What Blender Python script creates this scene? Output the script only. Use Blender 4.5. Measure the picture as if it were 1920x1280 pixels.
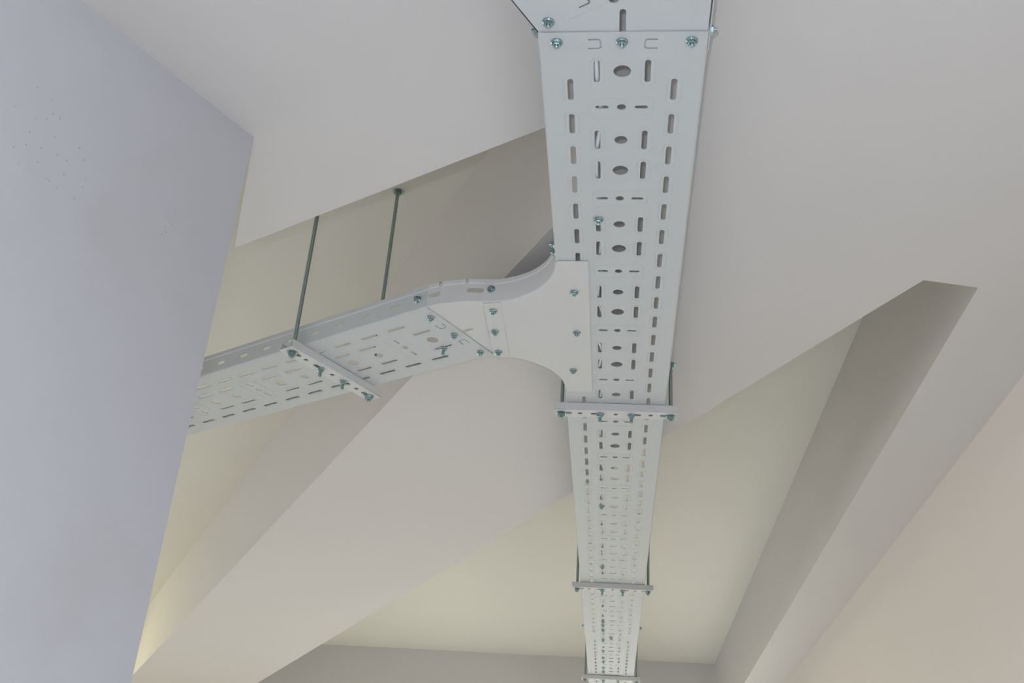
import bpy, bmesh, math, random
from mathutils import Vector, Matrix
from math import sin, cos, pi, radians as rad
for o in list(bpy.data.objects): bpy.data.objects.remove(o)
random.seed(7)
SC = bpy.context.scene
COL = SC.collection
Z0 = 2.5            # height of the tray undersides above the floor
HS, HR = 0.10, 0.49 # soffit and recessed ceiling, above the tray undersides

# ------------------------------------------------------------------ camera
cam_d = bpy.data.cameras.new('camera'); cam = bpy.data.objects.new('camera', cam_d); COL.objects.link(cam)
R = Matrix(((0.9948561, -0.0207758, 0.0991444), (0.0776371, -0.4722981, -0.8780132), (0.0650671, 0.8811941, -0.4682556)))
R = R.to_quaternion().to_matrix()
M = R.to_4x4(); M.translation = Vector((0.0020915, 0, Z0 - 0.9091443)); cam.matrix_world = M
cam_d.sensor_width = 36; cam_d.sensor_fit = 'HORIZONTAL'; cam_d.lens = 1999.68 / 1920 * 36; cam_d.clip_start = 0.02
SC.camera = cam
SC.view_settings.view_transform = 'Standard'; SC.view_settings.look = 'None'
SC.view_settings.gamma = 1; SC.view_settings.use_curve_mapping = False
SC.view_settings.exposure = -0.03

# ------------------------------------------------------------------ daylight and fill lights
w = bpy.data.worlds.new('daylight'); SC.world = w; w.use_nodes = True
nt = w.node_tree; nt.nodes.clear()
tc = nt.nodes.new('ShaderNodeTexCoord'); sep = nt.nodes.new('ShaderNodeSeparateXYZ')
mr = nt.nodes.new('ShaderNodeMapRange'); mix = nt.nodes.new('ShaderNodeMix'); mix.data_type = 'RGBA'
bg = nt.nodes.new('ShaderNodeBackground'); out = nt.nodes.new('ShaderNodeOutputWorld')
nt.links.new(tc.outputs['Generated'], sep.inputs[0]); nt.links.new(sep.outputs['Y'], mr.inputs['Value'])
mr.inputs['From Min'].default_value = -0.7; mr.inputs['From Max'].default_value = 0.5
nt.links.new(mr.outputs[0], mix.inputs[0])
mix.inputs[6].default_value = (0.02, 0.02, 0.025, 1); mix.inputs[7].default_value = (0.95, 0.96, 1.0, 1)
nt.links.new(mix.outputs[2], bg.inputs[0]); bg.inputs[1].default_value = 3.1
nt.links.new(bg.outputs[0], out.inputs[0])

def area(name, loc, target, sx, sy, power, col):
    l = bpy.data.lights.new(name, 'AREA'); l.shape = 'RECTANGLE'; l.size = sx; l.size_y = sy
    l.energy = power; l.color = col
    o = bpy.data.objects.new(name, l); COL.objects.link(o); o.location = loc
    o.rotation_euler = (Vector(target) - Vector(loc)).to_track_quat('-Z', 'Y').to_euler(); return o
# window behind the camera (cool), plus added fill lights: right wall, left room, far end
area('back_window_daylight', (0.1, -3.3, 1.3), (0, 1.0, 1.6), 1.6, 1.7, 30, (0.85, 0.90, 1.0))
area('side_fill_light', (0.79, 0.9, 1.0), (-1.5, 0.6, 1.2), 1.6, 1.0, 6.5, (0.66, 0.76, 1.0))  # added to brighten the column; the wall has no window here
area('left_room_fill_light', (-3.8, 5.2, 2.55), (-2.0, 5.0, 0), 1.2, 1.2, 24, (1.0, 0.94, 0.55))  # unseen, added to even out the ceiling by floor bounce
area('far_end_fill_light', (0.2, 5.4, 2.15), (0.2, 5.4, 0), 0.5, 1.6, 62, (0.87, 0.95, 1.0))  # unseen, added to lift the far recess
# the camera's own little flash, just left of and above the lens
fl = bpy.data.lights.new('camera_flash', 'POINT'); fl.energy = 21; fl.shadow_soft_size = 0.006; fl.color = (0.78, 0.87, 1.0)
flo = bpy.data.objects.new('camera_flash', fl); COL.objects.link(flo)
flo.location = cam.matrix_world.translation + R.col[0] * -0.030 + R.col[1] * 0.046 + R.col[2] * 0.004

# ------------------------------------------------------------------ materials
def mat(name, col, rough=0.5, metal=0.0, noise=0.0, scale=8.0, bump=0.0, bscale=60.0, spec=0.5, fine=None):
    m = bpy.data.materials.new(name); m.use_nodes = True; n = m.node_tree; b = n.nodes['Principled BSDF']
    b.inputs['Base Color'].default_value = (*col, 1); b.inputs['Roughness'].default_value = rough
    b.inputs['Metallic'].default_value = metal; b.inputs['Specular IOR Level'].default_value = spec
    t = n.nodes.new('ShaderNodeTexCoord')
    if noise:
        nz = n.nodes.new('ShaderNodeTexNoise'); nz.inputs['Scale'].default_value = scale; nz.inputs['Detail'].default_value = 5
        n.links.new(t.outputs['Object'], nz.inputs['Vector'])
        mx = n.nodes.new('ShaderNodeMix'); mx.data_type = 'RGBA'
        mx.inputs[6].default_value = (*[c * (1 - noise) for c in col], 1); mx.inputs[7].default_value = (*[min(1, c * (1 + noise)) for c in col], 1)
        n.links.new(nz.outputs[0], mx.inputs[0]); n.links.new(mx.outputs[2], b.inputs['Base Color'])
    if bump:
        nb = n.nodes.new('ShaderNodeTexNoise'); nb.inputs['Scale'].default_value = bscale; nb.inputs['Detail'].default_value = 6
        n.links.new(t.outputs['Object'], nb.inputs['Vector'])
        bp = n.nodes.new('ShaderNodeBump'); bp.inputs['Strength'].default_value = bump; bp.inputs['Distance'].default_value = 0.002
        n.links.new(nb.outputs[0], bp.inputs['Height']); n.links.new(bp.outputs[0], b.inputs['Normal'])
    return m
PLASTER = mat('plaster_soffit', (0.65, 0.625, 0.60), 0.9, noise=0.015, scale=3, bump=0.15, bscale=25, spec=0.15)
RECESS_LIT = mat('plaster_recess_lit', (0.72, 0.70, 0.63), 0.9, noise=0.015, scale=3, bump=0.15, bscale=25, spec=0.15)  # same paint as the soffit; the difference in light is put into the colour
ROSE = mat('plaster_wall', (0.74, 0.69, 0.635), 0.9, noise=0.015, scale=3, bump=0.15, bscale=25, spec=0.15)
ROSE_LIT = mat('plaster_end_wall_lit', (0.84, 0.79, 0.72), 0.9, noise=0.015, scale=3, bump=0.15, bscale=25, spec=0.15)  # wall plaster lightened to stand in for missing light on the end wall
FLOORM = mat('screed_floor', (0.74, 0.73, 0.71), 0.9, noise=0.1, scale=2)
STEEL = mat('white_powder_coat', (0.53, 0.55, 0.545), 0.45, noise=0.012, scale=30, bump=0.06, bscale=300, spec=0.35)
STEELW = mat('warm_white_powder_coat', (0.61, 0.605, 0.59), 0.5, noise=0.012, scale=30, bump=0.06, bscale=300, spec=0.3)
ZINC = mat('blue_zinc', (0.30, 0.40, 0.40), 0.24, 0.92, noise=0.15, scale=400)
ROD = mat('zinc_threaded_rod', (0.30, 0.36, 0.34), 0.42, 0.75)
n = ROD.node_tree; wv = n.nodes.new('ShaderNodeTexWave'); wv.bands_direction = 'Z'; wv.inputs['Scale'].default_value = 130
t = n.nodes.new('ShaderNodeTexCoord'); n.links.new(t.outputs['Object'], wv.inputs['Vector'])
bp_ = n.nodes.new('ShaderNodeBump'); bp_.inputs['Strength'].default_value = 0.8; bp_.inputs['Distance'].default_value = 0.0008
n.links.new(wv.outputs['Fac'], bp_.inputs['Height']); n.links.new(bp_.outputs[0], n.nodes['Principled BSDF'].inputs['Normal'])
CABLE = mat('white_cable_sheath', (0.80, 0.80, 0.82), 0.4)

# column plaster: blue of the cool light mixed into the base; grey blotches and pitting along the old shuttering joint
COLM = mat('plaster_column', (0.76, 0.77, 0.82), 0.9, bump=0.2, bscale=18, spec=0.15)
n = COLM.node_tree; b = n.nodes['Principled BSDF']; t = n.nodes.new('ShaderNodeTexCoord')
nz = n.nodes.new('ShaderNodeTexNoise'); nz.inputs['Scale'].default_value = 5; nz.inputs['Detail'].default_value = 8
rp = n.nodes.new('ShaderNodeValToRGB'); rp.color_ramp.elements[0].position = 0.30; rp.color_ramp.elements[0].color = (0.73, 0.735, 0.76, 1)
rp.color_ramp.elements[1].position = 0.46; rp.color_ramp.elements[1].color = (0.76, 0.77, 0.82, 1)
n.links.new(t.outputs['Object'], nz.inputs['Vector']); n.links.new(nz.outputs[0], rp.inputs[0])
vo = n.nodes.new('ShaderNodeTexVoronoi'); vo.inputs['Scale'].default_value = 90; n.links.new(t.outputs['Object'], vo.inputs['Vector'])
n2 = n.nodes.new('ShaderNodeTexNoise'); n2.inputs['Scale'].default_value = 4; n2.inputs['Detail'].default_value = 3; n.links.new(t.outputs['Object'], n2.inputs['Vector'])
lt = n.nodes.new('ShaderNodeMath'); lt.operation = 'LESS_THAN'; lt.inputs[1].default_value = 0.13; n.links.new(vo.outputs['Distance'], lt.inputs[0])
gt = n.nodes.new('ShaderNodeMath'); gt.operation = 'GREATER_THAN'; gt.inputs[1].default_value = 0.66; n.links.new(n2.outputs[0], gt.inputs[0])
mu = n.nodes.new('ShaderNodeMath'); mu.operation = 'MULTIPLY'; n.links.new(lt.outputs[0], mu.inputs[0]); n.links.new(gt.outputs[0], mu.inputs[1])
mx = n.nodes.new('ShaderNodeMix'); mx.data_type = 'RGBA'; n.links.new(mu.outputs[0], mx.inputs[0]); n.links.new(rp.outputs[0], mx.inputs[6])
mx.inputs[7].default_value = (0.62, 0.61, 0.61, 1); n.links.new(mx.outputs[2], b.inputs['Base Color'])

# ------------------------------------------------------------------ helpers
def link(name, me, m, parent=None, loc=None, mw=None):
    o = bpy.data.objects.new(name, me); COL.objects.link(o)
    if m and not me.materials: me.materials.append(m)
    if parent: o.parent = parent
    if loc is not None: o.location = loc
    if mw is not None: o.matrix_local = mw
    return o
def mesh(bm, name='m', smooth=False):
    me = bpy.data.meshes.new(name)
    bmesh.ops.recalc_face_normals(bm, faces=bm.faces)
    bm.to_mesh(me); bm.free()
    if smooth:
        for p in me.polygons: p.use_smooth = True
        me.set_sharp_from_angle(angle=rad(35))
    return me
def thing(name, label, cat, loc=(0, 0, 0), rotz=0.0, group=None):
    o = bpy.data.objects.new(name, None); COL.objects.link(o); o.empty_display_size = 0.05
    o.location = loc; o.rotation_euler = (0, 0, rotz); o['label'] = label; o['category'] = cat
    if group: o['group'] = group
    return o
def sheet_bm(bm, outer, holes, thick, mw=None):
    """flat plate with cut-outs; the mid-plane is z = 0 of mw"""
    cu = bpy.data.curves.new('c', 'CURVE'); cu.dimensions = '2D'; cu.fill_mode = 'BOTH'; cu.extrude = thick / 2
    for lp in [outer] + holes:
        sp = cu.splines.new('POLY'); sp.points.add(len(lp) - 1); sp.use_cyclic_u = True
        for p, q in zip(sp.points, lp): p.co = (q[0], q[1], 0, 1)
    ob = bpy.data.objects.new('c', cu)
    me = bpy.data.meshes.new_from_object(ob)
    if mw is not None: me.transform(mw)
    bm.from_mesh(me)
    bpy.data.objects.remove(ob); bpy.data.curves.remove(cu); bpy.data.meshes.remove(me)
def slot(cx, cy, ln, wd, ang=0.0, n=6):
    """stadium outline, long axis along y when ang=0"""
    r = wd / 2; h = ln / 2 - r; pts = []
    for i in range(n + 1): a = pi * i / n; pts.append((r * cos(a), h + r * sin(a)))
    for i in range(n + 1): a = pi + pi * i / n; pts.append((r * cos(a), -h + r * sin(a)))
    c, s = cos(ang), sin(ang)
    return [(cx + x * c - y * s, cy + x * s + y * c) for x, y in pts]
def disc(cx, cy, r, n=28): return [(cx + r * cos(2 * pi * i / n), cy + r * sin(2 * pi * i / n)) for i in range(n)]
def rrect(cx, cy, w_, h_, r=0.005, n=4):
    pts = []
    for (sx, sy, a0) in ((1, 1, 0), (-1, 1, pi / 2), (-1, -1, pi), (1, -1, 3 * pi / 2)):
        for i in range(n + 1):
            a = a0 + pi / 2 * i / n
            pts.append((cx + sx * (w_ / 2 - r) + r * cos(a), cy + sy * (h_ / 2 - r) + r * sin(a)))
    return pts
def uslit(cx, cy, w_, h_, t=0.0024, ang=0.0, flip=1):
    """thin U-shaped slit: open on one side in x"""
    o = [(-w_/2, h_/2), (w_/2 - .003, h_/2), (w_/2, h_/2 - .003), (w_/2, -h_/2 + .003), (w_/2 - .003, -h_/2), (-w_/2, -h_/2)]
    i = [(-w_/2, -h_/2 + t), (w_/2 - .003 - t * .3, -h_/2 + t), (w_/2 - t, -h_/2 + .003 + t * .3), (w_/2 - t, h_/2 - .003 - t * .3), (w_/2 - .003 - t * .3, h_/2 - t), (-w_/2, h_/2 - t)]
    c, s = cos(ang), sin(ang)
    return [(cx + flip * x * c - y * s, cy + flip * x * s + y * c) for x, y in o + i]
def ridge(bm, loop, width, height, z=0.0):
    """low pressed ridge on the underside, following a closed loop"""
    cx = sum(p[0] for p in loop) / len(loop); cy = sum(p[1] for p in loop) / len(loop); N = len(loop); rings = []
    nrm = []
    for i in range(N):
        ax, ay = loop[i - 1]; bx, by = loop[(i + 1) % N]; dx, dy = bx - ax, by - ay; l = math.hypot(dx, dy) or 1; nrm.append((dy / l, -dx / l))
    for off, zz in ((-width / 2, z), (0, z - height), (width / 2, z)):
        rings.append([bm.verts.new((p[0] + nx * off, p[1] + ny * off, zz)) for p, (nx, ny) in zip(loop, nrm)])
    for a, b_ in zip(rings, rings[1:]):
        for i in range(N):
            j = (i + 1) % N; bm.faces.new((a[i], a[j], b_[j], b_[i]))
def sweep(bm, path, prof):
    """sweep a closed profile [(offset to the left normal, z)] along an open 2D path"""
    N = len(path); rings = []
    for i in range(N):
        d = Vector(path[min(i + 1, N - 1)]) - Vector(path[max(i - 1, 0)])
        if 0 < i < N - 1:
            a = (Vector(path[i]) - Vector(path[i - 1])).normalized(); b_ = (Vector(path[i + 1]) - Vector(path[i])).normalized(); d = a + b_
            k = 1 / max(0.3, cos(a.angle(b_) / 2))
        else: k = 1
        d.normalize(); nx, ny = -d.y, d.x
        rings.append([bm.verts.new((path[i][0] + nx * o_ * k, path[i][1] + ny * o_ * k, z)) for o_, z in prof])
    m = len(prof)
    for a, b_ in zip(rings, rings[1:]):
        for i in range(m):
            j = (i + 1) % m; bm.faces.new((a[i], a[j], b_[j], b_[i]))
    bm.faces.new(rings[0]); bm.faces.new(list(reversed(rings[-1])))
T = 0.0012; RC = 0.0035; LIPZ = 0.036; TOPZ = 0.045
# profiles use offset: + = outwards, reference line = outer face of the wall
def corner_prof(n=4):
    o = [(-RC + RC * sin(a), RC - RC * cos(a)) for a in [pi / 2 * i / n for i in range(n + 1)]]
    i_ = [(-RC + (RC - T) * sin(a), RC - (RC - T) * cos(a)) for a in [pi / 2 * i / n for i in range(n + 1)]]
    return o + i_[::-1]
def lip_prof():
    o = [(0, LIPZ - .0015), (0.0014, LIPZ + .0008), (0.0014, TOPZ - .0012), (0.0004, TOPZ), (-0.004, TOPZ)]
    i_ = [(-0.004, TOPZ - T), (0.0000, TOPZ - T), (0.0014 - T, TOPZ - .002), (0.0014 - T, LIPZ + .0012), (-T, LIPZ - .0011)]
    return o + i_
def wall_mw(p0, p1, out_sign=1):
    """matrix mapping (along, height, thickness) to space for a vertical sheet whose outer face runs p0->p1"""
    d = Vector((p1[0] - p0[0], p1[1] - p0[1], 0)).normalized(); nrm = Vector((-d.y, d.x, 0)) * out_sign
    m = Matrix(((d.x, 0, nrm.x, p0[0] - nrm.x * T / 2), (d.y, 0, nrm.y, p0[1] - nrm.y * T / 2), (0, 1, 0, 0), (0, 0, 0, 1)))
    return m

# ------------------------------------------------------------------ nuts
def prism(bm, r, n, z0, z1, ang=0.0, r2=None):
    r2 = r if r2 is None else r2
    a = [bm.verts.new((r * cos(ang + 2 * pi * i / n), r * sin(ang + 2 * pi * i / n), z0)) for i in range(n)]
    b_ = [bm.verts.new((r2 * cos(ang + 2 * pi * i / n), r2 * sin(ang + 2 * pi * i / n), z1)) for i in range(n)]
    for i in range(n): j = (i + 1) % n; bm.faces.new((a[i], a[j], b_[j], b_[i]))
    bm.faces.new(a); bm.faces.new(b_[::-1])
def nut_mesh(fl_r, hex_r, h, ang):
    bm = bmesh.new()
    prism(bm, fl_r, 24, 0, -0.0012); prism(bm, fl_r, 24, -0.0012, -0.0026, r2=hex_r * 1.0)
    prism(bm, hex_r, 6, -0.0020, -h + .0008, ang); prism(bm, hex_r, 6, -h + .0008, -h, ang, hex_r * .88)
    return mesh(bm, 'flange_nut')
NUTS = [nut_mesh(0.0072, 0.0056, 0.0062, a) for a in (0.1, 0.45, 0.8)]
bm = bmesh.new(); prism(bm, 0.0029, 14, -0.005, -0.0085); prism(bm, 0.0029, 14, -0.0085, -0.0093, r2=0.0022); BOLT = mesh(bm, 'bolt_end')
bm = bmesh.new(); prism(bm, 0.0028, 14, -0.005, -0.0150); prism(bm, 0.0028, 14, -0.0150, -0.0158, r2=0.0020); BOLTL = mesh(bm, 'bolt_end')
for m_ in NUTS + [BOLT, BOLTL]: m_.materials.append(ZINC)
def nut(parent, x, y, z=0.0, axis=(0, 0, -1), k=0, long_=False, s=1.0):
    o = bpy.data.objects.new('flange_nut', NUTS[k % 3]); COL.objects.link(o); o.parent = parent
    qn = Vector((0, 0, -1)).rotation_difference(Vector(axis))
    o.matrix_local = Matrix.Translation((x, y, z)) @ qn.to_matrix().to_4x4() @ Matrix.Scale(s, 4)
    b_ = bpy.data.objects.new('bolt_end', BOLTL if long_ else BOLT); COL.objects.link(b_); b_.parent = o
    return o

# ------------------------------------------------------------------ perforated tray
PT = 0.1973; S0 = 0.1315
def tray_holes(L, first_marks=True, rows=None):
    hs, rg = [], []
    def ok(s, h): return s - h > 0.004 and s + h < L - 0.004
    k = -1
    while S0 + k * PT < L + PT:
        y = S0 + k * PT
        if ok(y, 0.006) and y > 0.1:
            hs += [slot(-0.025, y, 0.0170, 0.0062, pi / 2), slot(0.025, y, 0.0170, 0.0062, pi / 2), disc(0, y, 0.0058)]
            if ok(y, .024): rg.append(rrect(0, y, 0.078, 0.040, 0.006))
        for f, r in ((1 / 3, 0.0086), (0.667, 0.0107)):
            yy = y + f * PT
            if ok(yy, 0.022) and yy > 0.05:
                hs += [slot(-0.031, yy, 0.0395, 0.0074), slot(0.031, yy, 0.0395, 0.0074), disc(0, yy, r)]
                rg += [slot(-0.031, yy, 0.0395 + .010, 0.0074 + .010), slot(0.031, yy, 0.0395 + .010, 0.0074 + .010)]
        for f in (1 / 6, 0.5, 5 / 6):
            yy = y + f * PT
            if ok(yy, 0.022) and yy > 0.09:
                for sx in (-1, 1):
                    hs.append(slot(sx * 0.064, yy, 0.0395, 0.0074)); rg.append(slot(sx * 0.064, yy, 0.0395 + .010, 0.0074 + .010))
        k += 1
    if first_marks:
        hs += [uslit(-0.033, 0.019, 0.016, 0.017, flip=1), uslit(0.033, 0.019, 0.016, 0.017, flip=-1)]
    return hs, rg
def make_tray(root, L, marks=True):
    hs, rg = tray_holes(L, marks)
    bm = bmesh.new(); wb = 0.1 - RC
    sheet_bm(bm, [(-wb, 0), (wb, 0), (wb, L), (-wb, L)], hs, T, Matrix.Translation((0, 0, T / 2)))
    for r in rg: ridge(bm, r, 0.0026, 0.0005)
    link('base_plate', mesh(bm), STEEL, root)
    fh = []
    s = 0.0735
    while s < L - 0.02: fh.append(slot(s, 0.0195, 0.0215, 0.0068, pi / 2, 4)); s += PT / 3
    for sx in (-1, 1):
        bm = bmesh.new()
        if sx < 0: p0, p1 = (-0.1, 0), (-0.1, L)
        else: p0, p1 = (0.1, L), (0.1, 0)
        hh = fh if sx < 0 else [[(L - x, y) for x, y in h] for h in fh]
        sheet_bm(bm, [(0, RC), (L, RC), (L, LIPZ - .0012), (0, LIPZ - .0012)], hh, T, wall_mw(p0, p1))
        sweep(bm, [p0, p1], corner_prof()); sweep(bm, [p0, p1], lip_prof())
        link('side_flange', mesh(bm), STEEL, root)

# main tray, first length
main = thing('cable_tray', 'long white perforated steel cable tray running down the middle, nearest length', 'cable tray', (0, 0.9325, Z0), 0, 'straight perforated tray lengths')
make_tray(main, 3.063)
for i, (x, y) in enumerate([(-0.078, 0.0155), (-0.001, 0.0155), (0.0805, 0.0145)]): nut(main, x, y, 0, k=i)
for i, v in enumerate([1.314, 2.575, 3.109, 3.778, 3.829, 3.902]): nut(main, -0.031, v - 0.9325, 0, k=i)
nut(main, -0.1002, 0.018, 0.021, (-1, 0, 0)); nut(main, 0.1002, 0.016, 0.018, (1, 0, 0), 1)
nut(main, -0.1002, 3.0, 0.018, (-1, 0, 0)); nut(main, 0.1002, 3.0, 0.018, (1, 0, 0), 1)
# second length
far = thing('cable_tray', 'far length of the middle white cable tray, beyond the joint above the bottom edge', 'cable tray', (0, 3.9955, Z0 + .0016), 0, 'straight perforated tray lengths')
make_tray(far, 2.74)
nut(far, -0.001, 0.026, -0.0016, k=1)
for i, v in enumerate([4.068, 4.256, 4.374, 4.456, 4.573, 4.656]): nut(far, -0.0315, v - 3.9955, 0, k=i)
far.scale = (0.985, 1, 1)

# side tray
TH = rad(59.5); O = Vector((-0.331, 1.5855)); SD = Vector((-sin(TH), cos(TH))); TD = Vector((cos(TH), sin(TH)))
oc = O + TD * 0.1
side = thing('cable_tray', 'white perforated cable tray branching off to the left behind the pillar', 'cable tray', (oc.x, oc.y, Z0), TH, 'straight perforated tray lengths')
make_tray(side, 3.0)
for i, (a, s) in enumerate([(-0.068, 0.0155), (0.003, 0.018), (0.080, 0.0155), (0.0345, 0.067)]): nut(side, a, s, 0, k=i, long_=(i == 3))
nut(side, -0.1002, 0.021, 0.021, (-1, 0, 0), 2)

# ------------------------------------------------------------------ elbow at the top of the picture
elb = thing('tray_elbow', 'white cut and bent tray bend at the top, bolted onto the near tray end', 'tray fitting', (0, 0.9325, Z0 + .0018))
def E(x, y): return (x, y - 0.9325)
d_ = Vector((-0.475, -0.88)).normalized(); cr = Vector((0.88, -0.475)).normalized()
L0 = Vector((-0.0995, 0.934)); L1 = L0 + d_ * 0.60; R1 = L1 + cr * 0.199
bm = bmesh.new()
outer = [E(0.098, 0.966), E(-0.098, 0.966), E(*L0), E(*L1), E(*R1), E(0.098, 0.882)]
hs = [slot(-0.0005, 0.918 - .9325, 0.040, 0.0076), disc(-0.011, 0.8835 - .9325, 0.0058),
      uslit(-0.047, 0.885 - .9325, 0.016, 0.017, ang=rad(-30), flip=1)]
k0 = Vector((-0.011, 0.8835 - .9325))
for kk in range(1, 4):
    c = k0 + d_ * 0.066 * kk
    for a, r in ((0, .009), ):
        hs.append(disc(c.x, c.y, r))
    for a in (-0.031, 0.031):
        p = c + cr * a; hs.append(slot(p.x, p.y, 0.0395, 0.0074, math.atan2(d_.y, d_.x) - pi / 2))
    for a in (-0.064, 0.064):
        p = c + cr * a + d_ * .033; hs.append(slot(p.x, p.y, 0.0395, 0.0074, math.atan2(d_.y, d_.x) - pi / 2))
sheet_bm(bm, outer[::-1], hs, T, Matrix.Translation((0, 0, T / 2)))
cr0 = Vector(E(-0.0175, 0.8875)); cr1 = Vector(E(-0.062, 0.913)); mid = (cr0 + cr1) / 2
ridge(bm, [(mid.x + x * cos(rad(-30)) , mid.y + x * sin(rad(-30)) + y) for x, y in ((-.026, -.001), (.026, -.001), (.026, .001), (-.026, .001))], 0.0012, 0.0004)
link('base_plate', mesh(bm), STEEL, elb)
for pth in ([E(0.1012, 0.966), E(0.1012, 0.885), E(*(R1 + cr * .001))], [E(*(L1 - cr * .001)), E(*L0), E(-0.1012, 0.966)]):
    bm = bmesh.new()
    sweep(bm, pth, [(0, 0), (0, LIPZ), (0.0016, LIPZ + .001), (0.0016, TOPZ), (-T, TOPZ), (-T, LIPZ), (-T, 0)])
    link('side_flange', mesh(bm), STEEL, elb)
nut(elb, -0.0864, 0.9168 - .9325, 0, k=2); nut(elb, 0.112 - .03, 0.87 - .9325, 0, k=1)

# ------------------------------------------------------------------ tee branch
tee = thing('tray_tee', 'smooth white tee plate with flared curved sides linking the branch to the middle tray', 'tray fitting', (-0.1, 1.665, Z0 - .0004))
RA = 0.131; CXA = -0.2315; UB = -0.2287
def arc_near(r=RA, n=14, ext=0.0): return [(CXA + r * cos(a), 1.4327 + r * sin(a)) for a in [pi / 2 * (1 - i / n) for i in range(n + 1)]]
def arc_far(r=RA, n=14): return [(CXA + r * cos(a), 1.8944 - r * sin(a)) for a in [pi / 2 * (1 - i / n) for i in range(n + 1)]]
def Q(p): return (p[0] + 0.1, p[1] - 1.665)
na = [(UB, 1.5637)] + arc_near()[0:]; fa = [(UB, 1.7634)] + arc_far()
na = [p for p in na if p[0] >= UB - 1e-6]; fa = [p for p in fa if p[0] >= UB - 1e-6]
rin = 0.0015
outer = [Q(p) for p in na] + [Q((-0.1005, 1.4327)), Q((-0.0478, 1.4327)), Q((-0.0468, 1.906)), Q((-0.1005, 1.906))] + [Q(p) for p in fa[::-1]]
HM = 0.0045
na2 = [(UB, 1.5637 + HM)] + [p for p in arc_near(RA + HM) if p[0] > UB and p[1] > 1.4327 - 1e-6]
fa2 = [(UB, 1.7634 - HM)] + [p for p in arc_far(RA + HM) if p[0] > UB and p[1] < 1.8944 + 1e-6]
outer = [Q(p) for p in na2] + [Q((-0.0965, 1.4285)), Q((-0.0478, 1.4285)), Q((-0.0468, 1.906)), Q((-0.0965, 1.906))] + [Q(p) for p in fa2[::-1]]
clean = []
for p in outer:
    if not clean or math.hypot(p[0] - clean[-1][0], p[1] - clean[-1][1]) > 0.0006: clean.append(p)
bm = bmesh.new(); sheet_bm(bm, clean[::-1], [], 0.0010, Matrix.Translation((0, 0, -0.0007)))
link('base_plate', mesh(bm), STEELW, tee)
bm = bmesh.new()
sheet_bm(bm, [Q((UB, 1.5655)), Q((-0.1992, 1.5620)), Q((-0.1992, 1.7645)), Q((UB, 1.7620))], [], 0.0008, Matrix.Translation((0, 0, -0.0016)))
link('seam_strip', mesh(bm), STEELW, tee)
pn = [Q(p) for p in na][::-1]; pf = [Q(p) for p in fa]
for pth, sg in ((pn, 1), (pf, 1)):
    bm = bmesh.new()
    pr = [(-HM, -0.0012), (-HM * .62, -0.0009), (-HM * .29, 0.0001), (-HM * .08, 0.0015), (0.0, 0.0034), (0.0, LIPZ - .001), (0.0014, LIPZ + .0008), (0.0014, TOPZ - .001), (0.0003, TOPZ), (-0.0035, TOPZ), (-0.0035, TOPZ - T), (-0.0002, TOPZ - T), (0.0002, TOPZ - .002), (0.0002, LIPZ + .001), (-T, LIPZ - .001), (-T, 0.0036), (-HM * .5, 0.0009), (-HM, -0.0002)]
    path = pth if sg > 0 else pth
    sweep(bm, path, pr)
    link('curved_flange', mesh(bm, smooth=True), STEELW, tee)
for i, (x, y) in enumerate([(-0.0725, 1.5227), (-0.0715, 1.6625), (-0.0818, 1.812), (-0.214, 1.5887), (-0.2178, 1.6635), (-0.2185, 1.7416)]):
    nut(tee, x + .1, y - 1.665, -0.0012 if x > -.15 else -0.002, k=i)
nut(tee, -0.2165 + .1, 1.5632 - 1.665, 0.0255, (0, -1, 0), 1)
for v, z in ((1.411, .014), (1.444, .020)): nut(main, -0.1002, v - 0.9325, z + .004, (-1, 0, 0))

# ------------------------------------------------------------------ cut joint piece between tee and side tray
adp = thing('tray_joint_piece', 'short white tray piece with notched sides bent between the tee and the side tray', 'tray fitting', (-0.28, 1.66, Z0 + .0016))
def A(p): return (p[0] + 0.28, p[1] - 1.66)
P = [Vector(O) + SD * .032, Vector((-0.331, 1.5857)), Vector((-0.306, 1.5737)), Vector((-0.260, 1.5642)), Vector((-0.2075, 1.5642))]
F = [Vector((-0.2075, 1.7628)), Vector((-0.236, 1.7628)), Vector(O) + TD * .199 + SD * .032]
bm = bmesh.new()
aslot = slot(0.28 - 0.2745, 1.6720 - 1.66, 0.040, 0.0076, math.atan2(0.0193, -0.0313) - pi / 2)
sheet_bm(bm, [A(p) for p in P + F][::-1], [aslot], T, Matrix.Translation((0, 0, T / 2)))
link('base_plate', mesh(bm), STEELW, adp)
bm = bmesh.new()
def wseg(bm, p0, p1, holes, lip=None):
    L = (Vector(p1) - Vector(p0)).length
    a, b_ = A(p0), A(p1)
    # outward side is the right of p0->p1 (towards the camera)
    sheet_bm(bm, [(0, T), (L, T), (L, LIPZ), (0, LIPZ)], holes, T, wall_mw(a, b_, -1))
    if lip:
        d = (Vector(b_) - Vector(a)).normalized(); q0 = Vector(a) + d * lip[0] * L; q1 = Vector(a) + d * lip[1] * L
        sweep(bm, [q0, q1], [(-o_, z) for o_, z in lip_prof()])
wseg(bm, P[1], P[2], [slot(0.0150, 0.020, 0.0245, 0.0085, pi / 2, 4)], (0.0, 0.84))
wseg(bm, P[2], P[3], [], (0.06, 0.95))
wseg(bm, P[3], P[4], [slot(0.0155, 0.0215, 0.0300, 0.0085, pi / 2, 4)], (0.06, 1.0))
wseg(bm, P[0], P[1], [], (0.0, 1.0))
link('side_flange', mesh(bm), STEELW, adp)
bm = bmesh.new()
wseg(bm, Vector((-0.2075, 1.7630)), Vector((-0.236, 1.7630)), [], (0, 1))
wseg(bm, Vector((-0.236, 1.7630)), F[2], [], (0, 1))
link('side_flange', mesh(bm), STEELW, adp)

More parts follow.
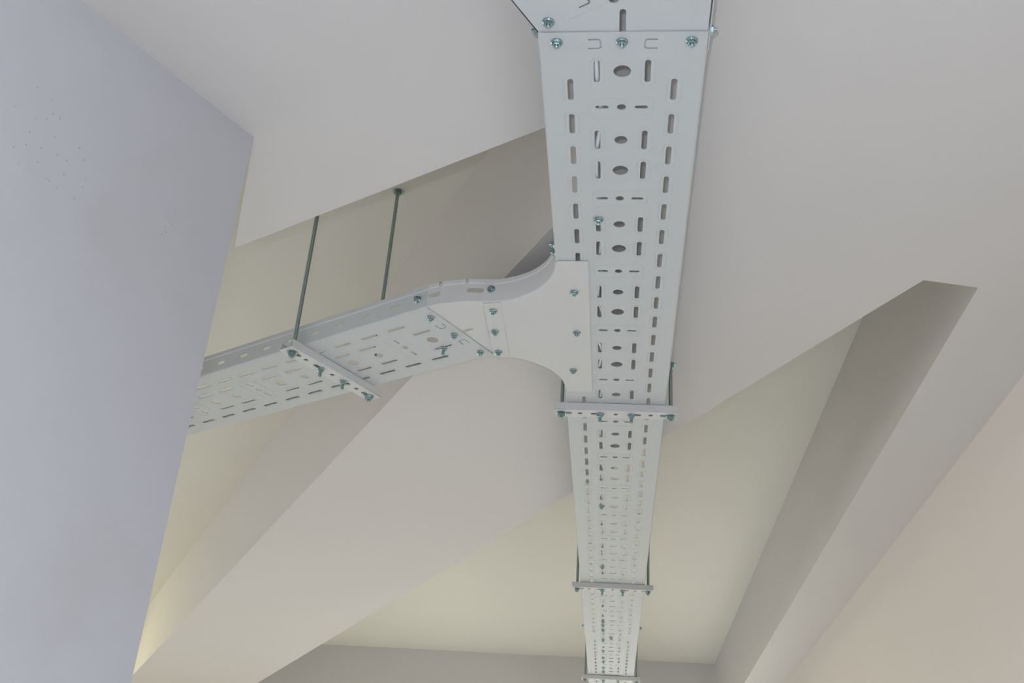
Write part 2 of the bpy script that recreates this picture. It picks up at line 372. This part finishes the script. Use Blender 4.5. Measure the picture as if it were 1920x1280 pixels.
# ------------------------------------------------------------------ cables lying in the trays
def cable(name, pts, r, label, cat='cable'):
    cu = bpy.data.curves.new('k', 'CURVE'); cu.dimensions = '3D'; cu.bevel_depth = r; cu.bevel_resolution = 3; cu.resolution_u = 6
    sp = cu.splines.new('NURBS'); sp.points.add(len(pts) - 1); sp.order_u = 3; sp.use_endpoint_u = True
    for p, q in zip(sp.points, pts): p.co = (*q, 1)
    ob = bpy.data.objects.new('k', cu); me = bpy.data.meshes.new_from_object(ob); bpy.data.objects.remove(ob); bpy.data.curves.remove(cu)
    for p in me.polygons: p.use_smooth = True
    o = link(name, me, CABLE); o['label'] = label; o['category'] = cat; return o
pts = []; y = 0.975
us = [-0.032, -0.0315, -0.027, -0.026, -0.0335, -0.034, -0.033, -0.029, -0.025, -0.026]
i = 0
while y < 6.6:
    u = us[i] if i < len(us) else -0.030 + 0.006 * sin(i * 1.9) + 0.003 * random.uniform(-1, 1)
    pts.append((u, y, Z0 + 0.0034 + 0.0034 + (0.002 if y > 3.9 else 0))); y += 0.045; i += 1
cable('white_cable', pts, 0.0034, 'thin white cable lying inside the middle tray, glimpsed through its left inner slots')

# ------------------------------------------------------------------ trapeze hangers
def hanger(label, x, y, th, top, half=0.110, rods=True, group='trapeze hangers under the trays', top_r=None):
    h = thing('trapeze_hanger', label, 'hanger', (x, y, Z0 - 0.0008), th, group)
    W2, H, TT = 0.0175, 0.0160, 0.0020
    holes = [slot(sx * 0.038, 0, 0.026, 0.009, pi / 2) for sx in (-1, 1)] + [slot(sx * (half - .007), 0, 0.030, 0.010, pi / 2) for sx in (-1, 1)] + [disc(c, 0, 0.0048, 16) for c in (-0.072, 0, 0.070)]
    bm = bmesh.new()
    sheet_bm(bm, [(-.125, -W2), (.125, -W2), (.125, W2), (-.125, W2)], holes, TT, Matrix.Translation((0, 0, -H + TT / 2)))
    for sy in (-1, 1):
        sweep(bm, [(-.125, sy * (W2 - TT / 2)), (.125, sy * (W2 - TT / 2))], [(-TT / 2, -H + TT), (TT / 2, -H + TT), (TT / 2, -.0002), (-TT / 2, -.0002)])
    link('support_channel', mesh(bm), STEELW, h)
    for sx in (-1, 1):
        bm = bmesh.new(); prism(bm, 0.0040, 20, -0.0275, top)
        r = link('threaded_rod', mesh(bm, smooth=True), ROD, h, (sx * half, 0, 0))
        bm = bmesh.new(); prism(bm, 0.0105, 28, -H, -H - .0016)
        link('washer', mesh(bm), ZINC, h, (sx * half, 0, 0))
        bm = bmesh.new(); prism(bm, 0.0078, 6, -H - .0016, -H - .0080, 0.3 * sx); prism(bm, 0.0078, 6, -H - .0080, -H - .0086, 0.3 * sx, 0.0068)
        link('hex_nut', mesh(bm), ZINC, h, (sx * half, 0, 0))
        # fixing at the ceiling
        bm = bmesh.new(); prism(bm, 0.0125, 28, top - .0004, top - .002); prism(bm, 0.0078, 6, top - .002, top - .0085, 0.2)
        link('ceiling_anchor', mesh(bm), ZINC, h, (sx * half, 0, 0))
    for i, sx in enumerate((-1, 1)): nut(h, sx * 0.0315 + 0.0, 0.0, -H, k=i, long_=True, s=1.15)
    return h
off = 0.0008
hanger('white channel hanger across the middle tray just below the tee', 0, 1.9775, 0.012, HS + off)
hanger('white channel hanger on long rods across the middle tray, second down the picture', 0, 3.300, 0.012, HR + off)
hanger('white channel hanger at the bottom edge, third and farthest on the middle tray', 0, 4.750, 0.012, HR + off)
bc = Vector((-0.551, 1.8275))
hanger('white channel hanger slung under the side tray on two long dark rods', bc.x, bc.y, TH, HR + off, half=0.108)

# ------------------------------------------------------------------ setting
def struct(name, bm, m):
    o = link(name, mesh(bm), m); o['kind'] = 'structure'; return o
def poly_prism(poly, z0, z1, m, name, holes=[]):
    bm = bmesh.new(); sheet_bm(bm, poly, holes, z1 - z0, Matrix.Translation((0, 0, (z0 + z1) / 2)))
    return struct(name, bm, m)
bA = Vector((-0.4955, 0.8686)); pA = Vector((0.528, 1.634)); pB = Vector((-0.112, 1.482))
XW = 0.812; YF = 6.76; XL = -6.2; YB = -3.6
yA = YF - .001; A_far = pA + bA * ((yA - pA.y) / bA.y); B_far = pB + bA * ((6.5 - pB.y) / bA.y)
D0 = Vector((-0.557, 1.250)); D1 = Vector((-0.685, 1.559)); cd = Vector((cos(rad(-30.2)), sin(rad(-30.2))))
C_end = Vector((-0.091, 1.2137)); K1 = Vector((-0.057, 1.262)); Bs = pB + bA * ((1.392 - pB.y) / bA.y)
cf = Vector((-0.866, 0.50))
colfar = D0 + cf * 5.2
rec_left = [tuple(D0), tuple(D1), tuple(C_end), tuple(K1), tuple(Bs), tuple(B_far), (XL + .1, 6.5), (XL + .1, colfar.y + .1), tuple(colfar)]
rec_right = [(pA.x, pA.y), (0.626, 1.656), (0.630, yA), (A_far.x, yA)]
poly_prism([(XL, YB), (XW + .15, YB), (XW + .15, YF), (XL, YF)], Z0 + HS, Z0 + HR, PLASTER, 'trim_1', [rec_left, rec_right])
poly_prism([(XL, YB), (XW + .15, YB), (XW + .15, YF), (XL, YF)], Z0 + HR, Z0 + HR + .15, RECESS_LIT, 'ceiling')
poly_prism([(XW, YB), (XW + .15, YB), (XW + .15, YF), (XW, YF)], 0, Z0 + HS, ROSE, 'wall_right')
poly_prism([(XL, YF), (XW + .15, YF), (XW + .15, YF + .15), (XL, YF + .15)], 0, Z0 + HR + .15, ROSE_LIT, 'wall_far')
poly_prism([(XL, YB), (XW + .15, YB), (XW + .15, YF + .15), (XL, YF + .15)], -0.15, 0, FLOORM, 'floor')
cb = Vector((-0.4726, -0.8813))
c2 = D0 + cb * 3.0; c3 = c2 + Vector((-0.8813, 0.4726)) * 0.35; c4 = D0 + cf * 0.35
poly_prism([tuple(D0), tuple(c4), tuple(c3), tuple(c2)], 0, Z0 + HS, COLM, 'wall_left')
